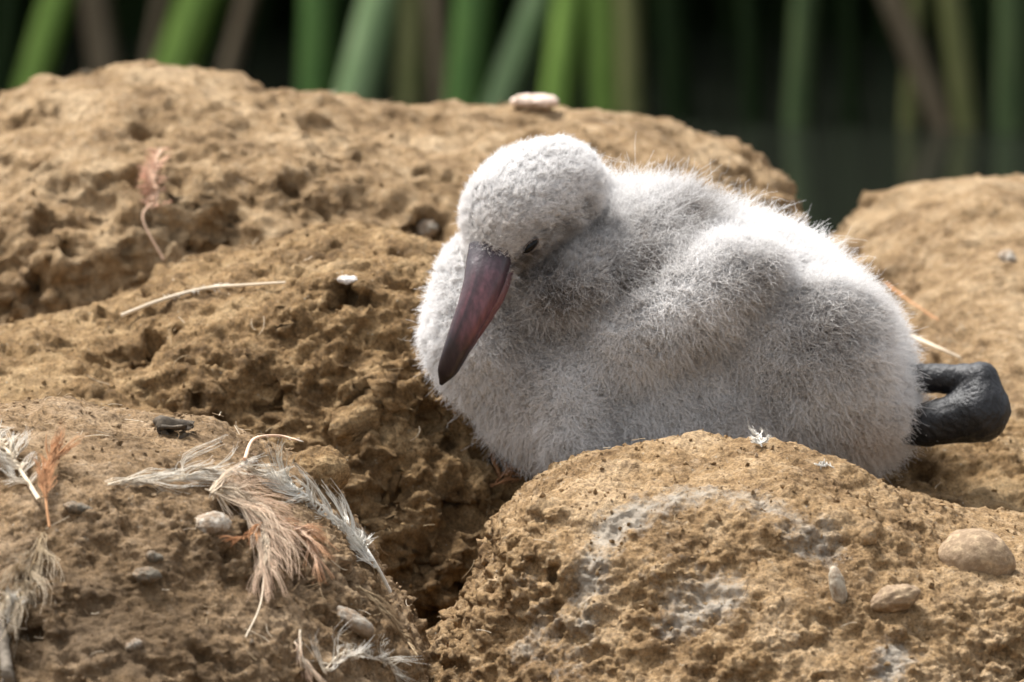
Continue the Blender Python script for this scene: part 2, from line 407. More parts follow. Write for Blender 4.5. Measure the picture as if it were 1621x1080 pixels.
# ------------------------------------------------------------------ the chick
CH_Y = 0.0
chick = empty('flamingo_chick', W(1100, 760, CH_Y), 'fluffy white and grey flamingo chick resting on the mud, head tucked down', 'bird')
def CW(px, py, dy): return W(px, py, CH_Y + dy)
def body_fn(P):
    d = ell(P, CW(1030, 510, .004), (192 * S, .060, 205 * S))
    for px, py, dy, rx, rz, ry, rot, k in [
        (1232, 556, .004, 207, 160, .058, -.50, .018), (1178, 486, .004, 142, 122, .046, -.35, .016), (915, 445, -.036, 100, 62, .024, .45, .014), (880, 600, -.004, 112, 122, .050, 0, .018),
        (1120, 655, 0, 290, 105, .056, 0, .018), (1345, 645, -.004, 82, 78, .038, -.3, .014),
        (1085, 488, -.046, 175, 70, .024, .52, .007), (1290, 560, -.040, 110, 120, .026, -.3, .010), (908, 655, -.040, 52, 92, .026, .12, .007)]:
        d = smin(d, ell(P, CW(px, py, dy), (rx * S, ry, rz * S), rot), k)
    nk = [(850, 612, -.006, 96), (768, 532, -.022, 88), (776, 455, -.018, 77), (850, 380, .004, 70), (892, 312, .0, 66)]
    n = None
    for a, b in zip(nk, nk[1:]):
        e = cone(P, CW(*a[:3]), CW(*b[:3]), a[3] * S, b[3] * S); n = e if n is None else smin(n, e, .012)
    d = smin(d, n, .010)
    h = smin(np.linalg.norm(P - CW(884, 291, -.032), axis=-1) - 66 * S, np.linalg.norm(P - CW(836, 316, -.036), axis=-1) - 78 * S, .012)
    h = smin(h, np.linalg.norm(P - CW(806, 352, -.044), axis=-1) - 66 * S, .012)
    h = smin(h, cone(P, CW(808, 352, -.046), CW(780, 408, -.060), 56 * S, 33 * S), .010)
    return smin(d, h, .005)
V, Q = surface_nets(body_fn, CW(640, 800, .0) + np.array([0, -.13, -.02]), CW(1490, 190, .0) + np.array([0, .1, .02]), 0.0018)
V = relax(V, Q, 4)
N = vnormals(V, Q)
V = V + N * (fbm(V, 0.03, 3, .5, 3) * 0.0022)[:, None]; N = vnormals(V, Q)

def project(P):
    q = P - CAM; z = q @ FWD
    return 810.5 + FPX * q[:, 0] / z, 540 - FPX * (q @ UP) / z
def blob(u, v, lst):
    out = np.zeros(len(u))
    for x, y, rx, ry, a in lst: out = np.maximum(out, a * np.exp(-((u - x) / rx) ** 2 - ((v - y) / ry) ** 2))
    return out
GREY = [(880, 465, 55, 50, .95), (925, 450, 55, 52, 1.), (975, 430, 58, 58, 1.), (1020, 405, 55, 58, 1.), (1060, 370, 48, 50, .95), (1092, 335, 48, 34, .8), (940, 385, 60, 45, .7), (870, 520, 60, 45, .8), (815, 520, 40, 60, .55),
        (1180, 445, 60, 48, .65), (1215, 470, 40, 40, .5), (1080, 545, 90, 36, .45), (1150, 520, 60, 40, .4), (1300, 530, 75, 70, .8), (1350, 500, 60, 45, .6), (1260, 590, 110, 60, .5), (1200, 640, 120, 40, .35), (930, 328, 16, 30, .5),
        (800, 365, 60, 50, .32), (850, 425, 50, 28, .95), (860, 470, 40, 40, .8), (960, 630, 40, 50, .3), (1320, 660, 80, 50, .35), (840, 590, 30, 50, .3)]  # grey plumage, with shade painted in at the cheek and nape cleft
TAN = [(1370, 700, 60, 45, .8), (800, 380, 50, 50, .25), (1240, 700, 200, 30, .3), (840, 660, 60, 70, .25)]
DARK = [(857, 372, 16, 13, .55), (826, 408, 15, 9, .95), (842, 398, 14, 9, .9), (812, 420, 12, 8, .9), (872, 392, 26, 18, .65), (893, 362, 20, 16, .6), (852, 432, 44, 20, .6), (926, 332, 12, 18, .25)]  # lore skin streak; shade painted below the brow and in the nape cleft
def down_tint(P):
    u, v = project(P); g = blob(u, v, GREY); t = blob(u, v, TAN)
    g = np.clip(g * 1.0 + 0.45 * fbm(P, .018, 3, .6, 5) * (0.3 + g), 0, 1); return g, t, u, v
def mixc(a, b, f): return a + (b - a) * f[:, None]
def tint_of(P, keep=None):
    g, t, u, v = down_tint(P); gt = g if keep is None else g * keep; one = np.ones((len(P), 1))
    tip = mixc(one * np.array([.90, .89, .88]), one * np.array([.27, .235, .205]), gt * .95)
    base = mixc(one * np.array([.66, .65, .64]), one * np.array([.085, .072, .062]), g)
    tip = mixc(tip, one * np.array([.66, .53, .40]), t * .8); base = mixc(base, one * np.array([.50, .38, .27]), t * .8)
    k = blob(u, v, DARK); tip = mixc(tip, one * np.array([.12, .10, .085]), k); base = mixc(base, one * np.array([.05, .04, .035]), k)
    return tip, base, u, v
tip_c, base_c, _, _ = tint_of(V)
t = NT('chick_skin'); t.bsdf(t.attr('tint', 'Color'), .9); M_SKIN = t.m
body = mesh_obj('body', V, Q, M_SKIN, chick, V.mean(0), attrs={'tint': base_c * .9})

# down: tufts of fine barbs
def grow_down(n_tuft, per, seed, crest=False):
    rg = np.random.default_rng(seed)
    T = np.concatenate([Q[:, [0, 1, 2]], Q[:, [0, 2, 3]]])
    ar = np.linalg.norm(np.cross(V[T[:, 1]] - V[T[:, 0]], V[T[:, 2]] - V[T[:, 0]]), axis=1)
    cen = V[T].mean(1); cu, cv = project(cen); front = np.where((N[T[:, 0]] @ FWD) < 0.25, 1.0, 0.35)     # the far side grows fewer
    head = (cv < 430) & (cu < 985) & (cen[:, 1] < 0.01)
    pr = ar * front * np.where(head, 2.2, 1.0); pr = pr * (blob(cu, cv, [(1010, 295, 40, 24, .8), (1090, 292, 60, 24, 1.), (1180, 320, 50, 26, 1.), (1300, 400, 50, 26, .25)]) if crest else 1.0)
    f = rg.choice(len(T), n_tuft, p=pr / pr.sum())
    b = rg.dirichlet((1, 1, 1), n_tuft); R = (V[T[f]] * b[..., None]).sum(1); Nn = (N[T[f]] * b[..., None]).sum(1); Nn /= np.linalg.norm(Nn, axis=1)[:, None]
    u, v = project(R)
    hd = sstep(.35, .65, sstep(1000, 950, u) * sstep(455, 415, v) * (R[:, 1] < 0.012)); nk = sstep(800, 740, u)
    L = .0076 * (1 - .52 * np.maximum(hd, nk * .75))
    L = L * (1 + .75 * blob(u, v, [(1100, 275, 130, 45, 1.), (1000, 285, 40, 30, .9)]))
    L = L * (1 - .72 * blob(u, v, [(838, 390, 17, 14, 1.), (772, 418, 44, 12, 1.), (806, 416, 20, 10, 1.)]))
    if crest: L = rg.uniform(.009, .0155, n_tuft)
    flow = np.stack([.55 + 0 * u, 0 * u, -.50 + 0 * u], 1)
    flow = mixc(flow, np.ones((n_tuft, 1)) * np.array([.55, .1, .55]), hd); flow = mixc(flow, np.ones((n_tuft, 1)) * np.array([.05, 0, -.7]), nk * (1 - hd))
    flow = mixc(flow, np.ones((n_tuft, 1)) * np.array([.25, 0, .25]), blob(u, v, [(1090, 275, 150, 40, 1.)]))
    flow -= (flow * Nn).sum(1)[:, None] * Nn
    tr = rg.normal(size=(n_tuft, 3)); tc = rg.normal(size=(n_tuft, 3)); wild = (1 - .55 * hd)[:, None]
    i = np.repeat(np.arange(n_tuft), per); n = len(i); K = 8
    r1, r2, r3 = rg.normal(size=(n, 3)), rg.normal(size=(n, 3)), rg.normal(size=(n, 3))
    d0 = Nn[i] * .95 + flow[i] * .55 + (tr[i] * .36 + r1 * .42) * wild[i]; d0 /= np.linalg.norm(d0, axis=1)[:, None]
    bend = flow[i] * .55 + (tc[i] * .40 + r2 * .50) * wild[i] + np.array([0, 0, -.12])
    ln = L[i] * rg.uniform(.55, 1.2, n)
    ln *= np.where(rg.random(n) < .02 * (1 - hd[i]), 1.4, 1.0)
    s = np.linspace(0, 1, K)[None, :, None]
    root = R[i] + r3 * .0004 - Nn[i] * .0006
    P = root[:, None] + ln[:, None, None] * (d0[:, None] * s + bend[:, None] * .55 * s ** 2 + (r3[:, None] * .10) * np.sin(s * 6 + r1[:, None, :1] * 3) + (r2[:, None] * .075) * np.sin(s * 12 + r3[:, None, :1] * 3))
    tip, base, _, _ = tint_of(R[i], np.where(rg.random(n) < .6, 1.0, .28))         # pale tips stay scattered over the grey
    j = rg.uniform(.9, 1.1, (n, 1))
    ss = (s ** .8); C = (base[:, None] * (1 - ss) + tip[:, None] * ss) * j[:, None]
    rad = (.00012 * (1 - s[..., 0]) + .00004) * np.ones((n, 1)) * (1 - .3 * hd[i])[:, None]
    hc = bpy.data.hair_curves.new('down'); hc.add_curves([K] * n)
    hc.position_data.foreach_set('vector', (P - np.array(chick.location)).astype(np.float32).ravel())
    a = hc.attributes.get('radius') or hc.attributes.new('radius', 'FLOAT', 'POINT'); a.data.foreach_set('value', rad.astype(np.float32).ravel())
    a = hc.attributes.new('tint', 'FLOAT_COLOR', 'POINT'); a.data.foreach_set('color', np.concatenate([np.clip(C, 0, .95), np.ones(C.shape[:2] + (1,))], 2).astype(np.float32).ravel())
    hc.materials.append(M_DOWN)
    o = bpy.data.objects.new('down', hc); COL.objects.link(o); o.parent = chick
    return tag(o, 'soft white down with grey patches', kind='stuff')
M_DOWN = fibre_mat('chick_down', .3)
grow_down(19000, 13, 5)
grow_down(420, 4, 6, True)                       # long curly wisps along the back

# bill
def loft(path, half_w, half_d, side, front, nseg, squash):
    """rings of a rounded section with a ridge on the camera side; path (k,3)"""
    a = np.linspace(0, 2 * math.pi, nseg, endpoint=False); ca, sa = np.cos(a), np.sin(a)
    ridge = 1 + .16 * np.exp(-((a - math.pi / 2 - .5) / .35) ** 2)
    V = path[:, None] + side[:, None] * (half_w[:, None] * ca * ridge)[..., None] + front[:, None] * (half_d[:, None] * sa * ridge * squash)[..., None]
    k = len(path); V = V.reshape(-1, 3)
    b = (np.arange(k - 1) * nseg)[:, None]; s = np.arange(nseg)[None]; s2 = (s + 1) % nseg
    Qd = np.stack([b + s, b + s2, b + nseg + s2, b + nseg + s], -1).reshape(-1, 4)
    return V, Qd
def bill(name, ctrl, w, dd, mat, label=None):
    c = spline([CW(*p) for p in ctrl], 40); t = np.linspace(0, 1, 40)
    hw = np.interp(t, np.linspace(0, 1, len(w)), w) * S
    T = np.gradient(c, axis=0); T /= np.linalg.norm(T, axis=1)[:, None]
    fr = np.array([0, -1.0, .1]); side = np.cross(T, fr); side /= np.linalg.norm(side, axis=1)[:, None]; front = np.cross(side, T)
    Vb, Qb = loft(c, hw, hw * dd, side, front, 28, 1.0)
    Vb = Vb + vnormals(Vb, Qb) * (fbm(Vb * np.array([1, 1, .3]), .004, 3, .5, 2) * .00018)[:, None]
    tt = np.repeat(t, 28)
    # every ring knows how far along the bill it is, and across
    o = mesh_obj(name, Vb, Qb, mat, chick, c[0], attrs={'along': tt, 'across': np.tile(np.cos(np.linspace(0, 2 * math.pi, 28, endpoint=False)), 40)})
    if label: o['label'] = label
    return o
t = NT('bill_horn'); co = t.coord(); al = t.attr('along'); ac = t.attr('across')
al = t.math('ADD', al, t.math('MULTIPLY', t.math('SUBTRACT', t.noise(co, 160, 4), .5), .25))
c1 = t.ramp(al, [(.0, (.030, .021, .027)), (.16, (.052, .027, .035)), (.36, (.125, .046, .054)), (.52, (.095, .034, .040)), (.64, (.028, .017, .020)), (1., (.010, .009, .010))])
st = t.n('ShaderNodeMapping'); st.inputs['Scale'].default_value = (1, 1, .25); st.inputs['Rotation'].default_value = (0, -.4, 0); t.l(co, st.inputs[0])
c1 = t.mix(1.0, c1, t.ramp(t.noise(st.outputs[0], 500, 4, .6), [(.3, .6), (.7, 1.45)]), 'MULTIPLY')
c1 = t.mix(t.ramp(ac, [(.0, .0), (.42, .75), (.55, .15), (.8, .7)]), c1, (.022, .014, .018))
t.bsdf(c1, .36, t.bump(t.noise(st.outputs[0], 420, 4, .6), .5, .0007), .5); M_BILL = t.m
t = NT('lower_bill_horn'); al = t.attr('along'); co = t.coord()
c1 = t.ramp(al, [(.0, (.060, .040, .045)), (.3, (.16, .068, .068)), (.6, (.12, .045, .047)), (.85, (.018, .013, .014))])
t.bsdf(c1, .42, t.bump(t.noise(co, 500, 4), .3, .0006), .5); M_BILL2 = t.m
bill('upper_bill', [(778, 396, -.062), (763, 455, -.074), (739, 515, -.080), (713, 575, -.079), (698, 609, -.073)], [36, 33, 28, 24, 20, 15, 3], .62, M_BILL, 'dark purple bill, reddish along its middle')
bill('lower_bill', [(800, 410, -.058), (784, 460, -.068), (758, 510, -.073), (730, 560, -.073), (712, 592, -.070)], [18, 19, 17, 13, 9, 3], .8, M_BILL2, 'narrow pinkish lower bill')

# eye
def uv_ball(c, axes, nu=24, nv=14):
    th = np.linspace(0, math.pi, nv)[:, None]; ph = np.linspace(0, 2 * math.pi, nu, endpoint=False)[None]
    q = np.stack([np.sin(th) * np.cos(ph), np.sin(th) * np.sin(ph), np.cos(th) + 0 * ph], -1).reshape(-1, 3)
    Vv = c + q @ np.asarray(axes)
    b = (np.arange(nv - 1) * nu)[:, None]; s = np.arange(nu)[None]; s2 = (s + 1) % nu
    return Vv, np.stack([b + s, b + nu + s, b + nu + s2, b + s2], -1).reshape(-1, 4)
bpy.context.view_layer.update()
dd = ray(838, 389); dd /= np.linalg.norm(dd)
ok, loc, nor, _ = body.ray_cast(Vector(CAM) - Vector(body.matrix_world.translation), Vector(dd))
ep = np.array(loc) + np.array(body.matrix_world.translation); en = np.array(nor)
ax1 = np.array([.80, 0, .60]); ax1 -= (ax1 @ en) * en; ax1 /= np.linalg.norm(ax1); ax2 = np.cross(en, ax1)
Ve, Qe = uv_ball(ep + en * .0006, np.stack([ax1 * .0046, ax2 * .0021, en * .0022]))
t = NT('eye'); t.bsdf((.003, .0028, .0028), .12, None, .2); mesh_obj('eye', Ve, Qe, t.m, chick, ep)
a = np.linspace(0, 2 * math.pi, 33)
ring = ep + en * .0010 + np.cos(a)[:, None] * ax1 * .0050 + np.sin(a)[:, None] * ax2 * .0025
Vr, Qr = tubes(ring[None], np.full((1, 33), .00045), 6); mesh_obj('eyelid', Vr, Qr, plain('eyelid_skin', (.10, .085, .08), .7, .3, 900), chick, ep)

# folded leg
def leg_fn(P):
    d = cone(P, CW(1380, 601, .0), CW(1556, 599, -.012), 23 * S, 24 * S)
    b = smin(cone(P, CW(1385, 682, -.010), CW(1470, 672, -.016), 23 * S, 31 * S), cone(P, CW(1470, 672, -.016), CW(1550, 653, -.018), 31 * S, 48 * S), .006)
    b = smin(b, cone(P, CW(1552, 604, -.014), CW(1556, 640, -.016), 30 * S, 36 * S), .006)
    d = smin(d, b, .0020)
    web = ell(P, CW(1538, 630, -.012), (36 * S, .0060, 26 * S))                     # skin closing the bend
    return smin(d, web, .003)
Vl, Ql = surface_nets(leg_fn, CW(1340, 730, 0) + np.array([0, -.05, -.006]), CW(1610, 550, 0) + np.array([0, .04, .006]), .0009); Vl = relax(Vl, Ql, 3); Nl = vnormals(Vl, Ql)
u, v = project(Vl); cx, cy = 1512, 622
ang = np.arctan2(v - cy, u - cx); rr = np.hypot(u - cx, v - cy)
wr = np.sin(ang * 22 + 3 * fbm(Vl, .01, 2)) * np.exp(-((rr - 16) / 18) ** 2) * .0002           # creases fanning out of the bend
wr += np.sin(rr * .55 + 2 * fbm(Vl, .008, 2)) * .00016 * sstep(40, 75, rr)
sc = (0.45 - worley(Vl, .0017, 3)) * .0005
Vl = Vl + Nl * (wr + sc + fbm(Vl, .012, 3) * .0006)[:, None]
t = NT('leg_skin'); co = t.coord(); n = t.noise(co, 260, 5, .65)
cl = t.ramp(n, [(.3, (.004, .0045, .0055)), (.55, (.009, .0095, .0115)), (.75, (.022, .023, .027))])
cl = t.mix(t.ramp(t.noise(co, 900, 3, .7), [(.66, 0.), (.76, .2)]), cl, (.08, .076, .072))
t.bsdf(cl, .46, t.bump(t.noise(co, 900, 4, .6), .7, .0007), .4)
tag(mesh_obj('leg', Vl, Ql, t.m, chick, Vl.mean(0)), 'black scaly leg folded double at the ankle')
# ------------------------------------------------------------------ pebbles, clods, litter on the mounds
def pebble(px, py, rx, rz, rot, mat, label, name='pebble', cat='pebble', ry=None, out=.05, seed=1.0, only=None, rough=.17, group=None):
    for dy in range(0, 90, 3):                      # a crest may sit a little lower than drawn
        try: p, n = hit(px, py + dy, only); break
        except RuntimeError: pass
    k = S * np.linalg.norm(p - CAM) / D
    c = p - np.array([0, -1.0, .14]) * 0 + n * (out * min(rx, rz) * k)
    ca, sa = math.cos(rot), math.sin(rot); ry = ry or (rx + rz) / 2
    Vp, Qp = uv_ball(np.zeros(3), np.stack([np.array([ca, 0, sa]) * rx * k, np.array([0, 1, 0]) * ry * k, np.array([-sa, 0, ca]) * rz * k]), 64, 44)
    Vp = Vp * (1 + rough * fbm(Vp, rx * k * 1.1, 3, .5, seed)[:, None]) + c
    Vp = Vp + vnormals(Vp, Qp) * (fbm(Vp, .003, 3, .6, seed) * .00035 * rough / .1)[:, None]
    if mat in (M_MID, M_OCHRE):
        Nq = vnormals(Vp, Qp); Vp = Vp + Nq * (fbm(Vp, .010, 4, .6, seed) * .0016 + (.5 - worley(Vp, .006, seed)) * .0012)[:, None]
    z = np.zeros(len(Vp)); o = mesh_obj(name, Vp, Qp, mat, origin=c, attrs={'stain': z + .12, 'moist': z})
    return tag(o, label, cat, group)
def stone(name, col, cover=.5):
    t = NT(name); co = t.coord(); c = t.mix(1.0, col, t.ramp(t.noise(co, 350, 5, .6), [(.3, .7), (.7, 1.3)]), 'MULTIPLY')
    c = t.mix(t.ramp(t.noise(co, 170, 6, .7), [(cover - .06, .85), (cover + .1, 0.)]), c, (.22, .15, .09))        # dried mud on the stone
    t.bsdf(c, .8, t.bump(t.noise(co, 420, 6, .7), .7, .0012), .3); return t.m
M_PALE = stone('pale_stone', (.40, .36, .30))
M_GREYST = stone('grey_stone', (.25, .225, .185))
M_DARKST = stone('dark_stone', (.10, .085, .062), .45)
M_CHALK = stone('chalk_white', (.62, .58, .54), .4)
M_PINKST = stone('pinkish_stone', (.66, .52, .43), .4)
M_COAT = stone('mud_coated_stone', (.33, .24, .145), .52)
pebble(335, 832, 31, 19, .1, M_PALE, 'pale rounded pebble beside the star-shaped feather', seed=1.1)
pebble(247, 884, 15, 9, -.35, M_DARKST, 'small dark pebble just above a larger dark one on the brown mound', seed=2.3, out=.4)
pebble(233, 912, 23, 13, .0, M_DARKST, 'larger dark pebble sunk in the brown mound\'s flank', seed=3.7)
pebble(124, 806, 24, 10, -.2, M_DARKST, 'flat dark pebble near the upright orange feather', seed=4.1)
pebble(560, 985, 38, 15, -.55, M_GREYST, 'flat grey stone slab near the foot of the brown mound', seed=5.2)
pebble(1321, 937, 13, 36, .22, stone('slim_stone', (.36, .31, .235), .40), 'slim grey pebble standing upright in the ochre mound', seed=6.6, out=.7, rough=.06)
pebble(1412, 948, 40, 21, .28, M_COAT, 'tan oblong stone coated in mud, between the slim and the big stone', seed=7.4, out=.3)
pebble(1536, 896, 62, 50, -.1, M_COAT, 'big rounded mud-coated stone jutting from the ochre mound', seed=8.3, out=.38, rough=.10)
pebble(1376, 852, 15, 13, 0, M_OCHRE, 'small tan pebble high on the ochre mound', seed=8.9, out=.3)
pebble(845, 160, 36, 12, .0, M_PINKST, 'white and pinkish pebble on the crest of the long back mound', seed=9.5, only=[BACK], out=.5)
pebble(552, 442, 17, 7, .0, M_CHALK, 'small chalk-white pebble left of the chick', seed=9.9, out=-.35)
pebble(1592, 411, 17, 14, .2, M_PALE, 'pale pebble on the low mound by the open water', seed=10.2)
pebble(675, 357, 18, 15, .0, M_GREYST, 'round tan pebble lodged in a hollow behind the chick\'s head', seed=11.4, only=[BACK], out=.6)
pebble(505, 752, 52, 36, .15, M_MID, 'rounded clod of mud stuck on the crumbly flank', name='mud_clod', cat='clod', seed=12.7, rough=.14, out=.2)
pebble(560, 665, 60, 30, .5, M_MID, 'long knobbly clod of mud jutting below the chick\'s breast', name='mud_clod', cat='clod', seed=13.7, rough=.2, out=.1)
pebble(212, 1022, 14, 9, .4, M_GREYST, 'small grey pebble low on the brown mound', seed=14.1)

FE = {'cream': (.70, .60, .46), 'white': (.80, .77, .70), 'orange': (.58, .32, .17), 'peach': (.72, .42, .30), 'pink': (.80, .58, .42), 'straw': (.46, .35, .22), 'brown': (.28, .19, .11)}
def feather(label, ctrl, shaft=(.0007, .0002), base='cream', tip='cream', n=120, ln=(40, 60), ang=(.5, .5), sides=(1, -1), t0=.1, t1=1.0, curl=.3, mess=.25, lift=.0018, only=None, group=None, name='feather', thick=.00021, grav=.25, seed=0, rise=.35):
    """a shaft through ctrl lying on the mounds, with barbs that leave it on both sides"""
    n = int(n * 1.7); rg = np.random.default_rng(seed + len(label)); pts, nor, last = [], [], None
    for q in ctrl:
        try:
            p, nn = hit(q[0], q[1], only)
            if last is not None and abs(p[1] - last) > .06: raise RuntimeError
        except RuntimeError:
            p, nn = W(q[0], q[1], last if last is not None else -.15), np.array([0, -.6, .8])
        last = p[1]; pts.append(p + nn * lift + np.array([0, 0, .0006])); nor.append(nn)
    c = spline(pts, 40); c = np.vstack([c[:1], (c[:-2] + c[1:-1] + c[2:]) / 3, c[-1:]])
    nn = np.mean(nor, 0) + np.array([0, -.4, .5]); nn /= np.linalg.norm(nn)
    T = np.gradient(c, axis=0); T /= np.linalg.norm(T, axis=1)[:, None]
    root = empty(name, c[0], label, 'feather', group)
    Vs, Qs = tubes(c[None], np.linspace(shaft[0], shaft[1], 40)[None], 6)
    mesh_obj('shaft', Vs, Qs, M_FIBRE, root, c[0], attrs={'tint': np.ones((len(Vs), 1)) * np.array(FE[base])})
    m = max(4, n // 7); cl = rg.integers(0, m, n); tc = rg.uniform(t0, t1, m); ja, jl, jc = rg.normal(size=m), rg.uniform(.65, 1.1, m), rg.normal(size=(m, 3))   # barbs cling together in locks
    tt = np.clip(tc[cl] + rg.normal(size=n) * .006, t0, t1); i = np.clip((tt * 39).astype(int), 0, 39); sd = rg.choice(sides, m)[cl]
    side = np.cross(nn, T[i]); side /= np.linalg.norm(side, axis=1)[:, None]; side *= sd[:, None]
    a = np.interp(tt, (t0, t1), ang) + (ja[cl] * .9 + rg.normal(size=n) * .22) * mess
    L = np.interp(tt, (t0, t1), ln) * S * jl[cl] * rg.uniform(.75, 1.08, n)
    d0 = T[i] * np.cos(a)[:, None] + side * np.sin(a)[:, None] + nn * (rise * (.4 + .35 * jc[cl, 0]) + rg.normal(size=n) * .03)[:, None]
    s = np.linspace(0, 1, 7)[None, :, None]
    cu = (T[i] * (.6 + .45 * jc[cl, 1] + .1 * rg.normal(size=n))[:, None] - side * (.45 + .3 * jc[cl, 2] + .08 * rg.normal(size=n))[:, None] + nn * (.35 * jc[cl, 0] + .1 * rg.normal(size=n))[:, None]) * curl + np.array([0, 0, -grav])
    wob = (.8 * jc[cl][:, None] + .35 * rg.normal(size=(n, 1, 3))) * .05 * (1 + 3 * mess)
    P = c[i][:, None] + L[:, None, None] * (d0[:, None] * s + cu[:, None] * s ** 2 + wob * np.sin(s * 5 + 3 * jc[cl, 0][:, None, None]))
    R = thick * (1 - .75 * s[..., 0]) * np.ones((n, 1))
    Vb, Qb = tubes(P, R, 3)
    g = np.repeat(np.tile(np.linspace(0, 1, 7), n), 3)[:, None]; jit = np.repeat(rg.uniform(.75, 1.15, n), 21)[:, None]
    vane = mesh_obj('vane', Vb, Qb, M_FIBRE, root, c[0], attrs={'tint': (np.array(FE[base]) * (1 - g) + np.array(FE[tip]) * g) * jit}); vane['kind'] = 'stuff'
    return root
FL = [FRONT_LEFT]
feather('peach feather hanging in a hollow of the long back mound', [(262, 252), (243, 285), (236, 325), (243, 348), (258, 400)], (.0004, .0006), 'pink', 'peach', 260, (40, 44), (2.6, 2.3), (1, -1, -1, -1), .05, .66, .4, .2, lift=.006, seed=1, thick=.00028)
feather('bare pale feather quill lying across the mound left of the chick', [(198, 507), (262, 482), (330, 466), (400, 458), (455, 456)], (.0012, .0006), 'cream', 'white', 70, (10, 16), (1.0, .8), (1, -1), .25, .6, .3, .4, lift=.003, seed=2, thick=.00028)
feather('thin straw-coloured feather bent over the mound\'s shoulder', [(360, 380), (400, 420), (448, 455)], (.0004, .0003), 'straw', 'straw', 30, (14, 10), (.5, .4), seed=3, lift=.003)
feather('curved pale pink feather tip poking up behind the brown mound', [(372, 740), (408, 716), (440, 711), (470, 713)], (.0009, .0005), 'pink', 'white', 110, (10, 12), (.35, .3), (1, -1), 0, 1, .1, .1, lift=.006, seed=4)
feather('cream feather with a thick quill lying flat on the brown mound', [(62, 800), (34, 757), (4, 717), (-40, 690)], (.0012, .0006), 'cream', 'white', 240, (60, 85), (.9, .7), (1, -1), .15, 1, .25, .15, lift=.003, only=FL, seed=5)
feather('bright orange feather tuft standing upright on the brown mound', [(66, 852), (69, 800), (76, 760), (82, 735)], (.0007, .0003), 'orange', 'orange', 170, (60, 62), (.25, .35), (1, -1), .25, 1, .1, .12, lift=.006, only=FL, seed=6, grav=.0)
feather('frayed brownish feather with loose curly strands below the orange tuft', [(65, 852), (52, 890), (38, 930), (26, 962)], (.0006, .0003), 'straw', 'cream', 170, (85, 60), (1.1, 1.0), (1, -1), .05, .95, .9, .5, lift=.003, only=FL, seed=7, grav=.35)
feather('long cream strands combed over the top of the brown mound', [(170, 775), (260, 768), (340, 755), (400, 752), (445, 768)], (.0004, .0003), 'cream', 'white', 160, (110, 70), (.2, .35), (1, -1), 0, 1, .2, .12, lift=.002, only=FL, seed=8, grav=.1)
feather('star-shaped cream and orange feather drooping down the brown mound', [(330, 785), (372, 800), (402, 838), (410, 890), (405, 960), (386, 1022)], (.0005, .0004), 'cream', 'pink', 420, (115, 60), (.75, .25), (1, -1), .0, .66, .35, .25, lift=.004, only=FL, seed=9, grav=.35)
feather('rusty orange feather fan beside the pale pebble', [(404, 838), (380, 845), (350, 856)], (.0004, .0002), 'orange', 'orange', 120, (38, 20), (.35, .3), (1, -1), 0, 1, .2, .15, lift=.005, only=FL, seed=10)
feather('pinkish feather fan sweeping right from the star-shaped one', [(405, 832), (445, 838), (480, 862), (494, 890)], (.0004, .0002), 'pink', 'orange', 170, (60, 35), (.35, .3), (1, -1), 0, 1, .2, .2, lift=.005, only=FL, seed=11)
feather('white feather with curled barbs along the edge of the brown mound', [(612, 946), (592, 898), (560, 850), (520, 818), (478, 792), (430, 765)], (.0009, .0006), 'white', 'white', 380, (40, 60), (1.1, 1.5), (1, 1, 1, -1), .18, 1, 1.1, .15, lift=.003, only=FL, seed=12, thick=.00028, grav=.3)
feather('brown straw-like feather strands trailing off the brown mound\'s foot', [(565, 935), (598, 975), (628, 1008), (656, 1036)], (.0006, .0003), 'straw', 'brown', 90, (60, 40), (.15, .1), (1, -1), 0, 1, .1, .06, lift=.004, seed=13)
feather('pale feather pointing down at the foot of the brown mound', [(476, 1006), (488, 1045), (510, 1088)], (.0005, .0008), 'cream', 'pink', 120, (32, 40), (.3, .3), (1, -1), 0, 1, .2, .15, lift=.003, only=FL, seed=14)
feather('wispy feather of curled cream barbs in the gap between the front mounds', [(505, 1060), (545, 1045), (585, 1050), (625, 1066)], (.0004, .0003), 'cream', 'white', 120, (50, 40), (1.2, 1.2), (1, -1), 0, 1, 1.1, .35, lift=.003, seed=15, grav=-.1)
feather('curly orange feather wisps under the chick\'s breast', [(792, 778), (822, 748), (848, 752), (872, 770)], (.0004, .0003), 'orange', 'orange', 130, (50, 40), (1.0, 1.0), (1, -1), 0, 1, .8, .3, lift=.004, seed=16, thick=.00028, grav=.2)
feather('narrow orange feather lying behind the chick\'s rump', [(1400, 466), (1440, 490), (1484, 526)], (.0006, .0003), 'orange', 'orange', 90, (18, 12), (.25, .2), (1, -1), 0, 1, .1, .08, lift=.006, seed=17)
feather('straw-coloured feather quill above the chick\'s black leg', [(1440, 545), (1480, 560), (1530, 580)], (.0012, .0006), 'cream', 'cream', 60, (12, 8), (.3, .2), (1, -1), 0, 1, .1, .1, lift=.006, seed=18)
feather('tuft of pure white down on the crest of the ochre mound', [(1207, 712), (1203, 703), (1199, 692)], (.0003, .0002), 'white', 'white', 90, (22, 24), (.9, .7), (1, -1), 0, 1, .5, .5, lift=.001, only=[FRONT_RIGHT], seed=19, grav=0)
feather('scrap of white down on the ochre mound\'s slope', [(1292, 742), (1300, 740), (1308, 742)], (.0003, .0002), 'white', 'white', 60, (10, 10), (1.2, 1.2), (1, -1), 0, 1, .5, .5, lift=.002, only=[FRONT_RIGHT], seed=20, grav=0)
feather('clump of white down beside the dark stick', [(14, 985), (18, 968), (22, 955)], (.0003, .0002), 'white', 'white', 120, (26, 26), (1.0, 1.0), (1, -1), 0, 1, .8, .5, lift=.002, only=FL, seed=21, grav=.2)

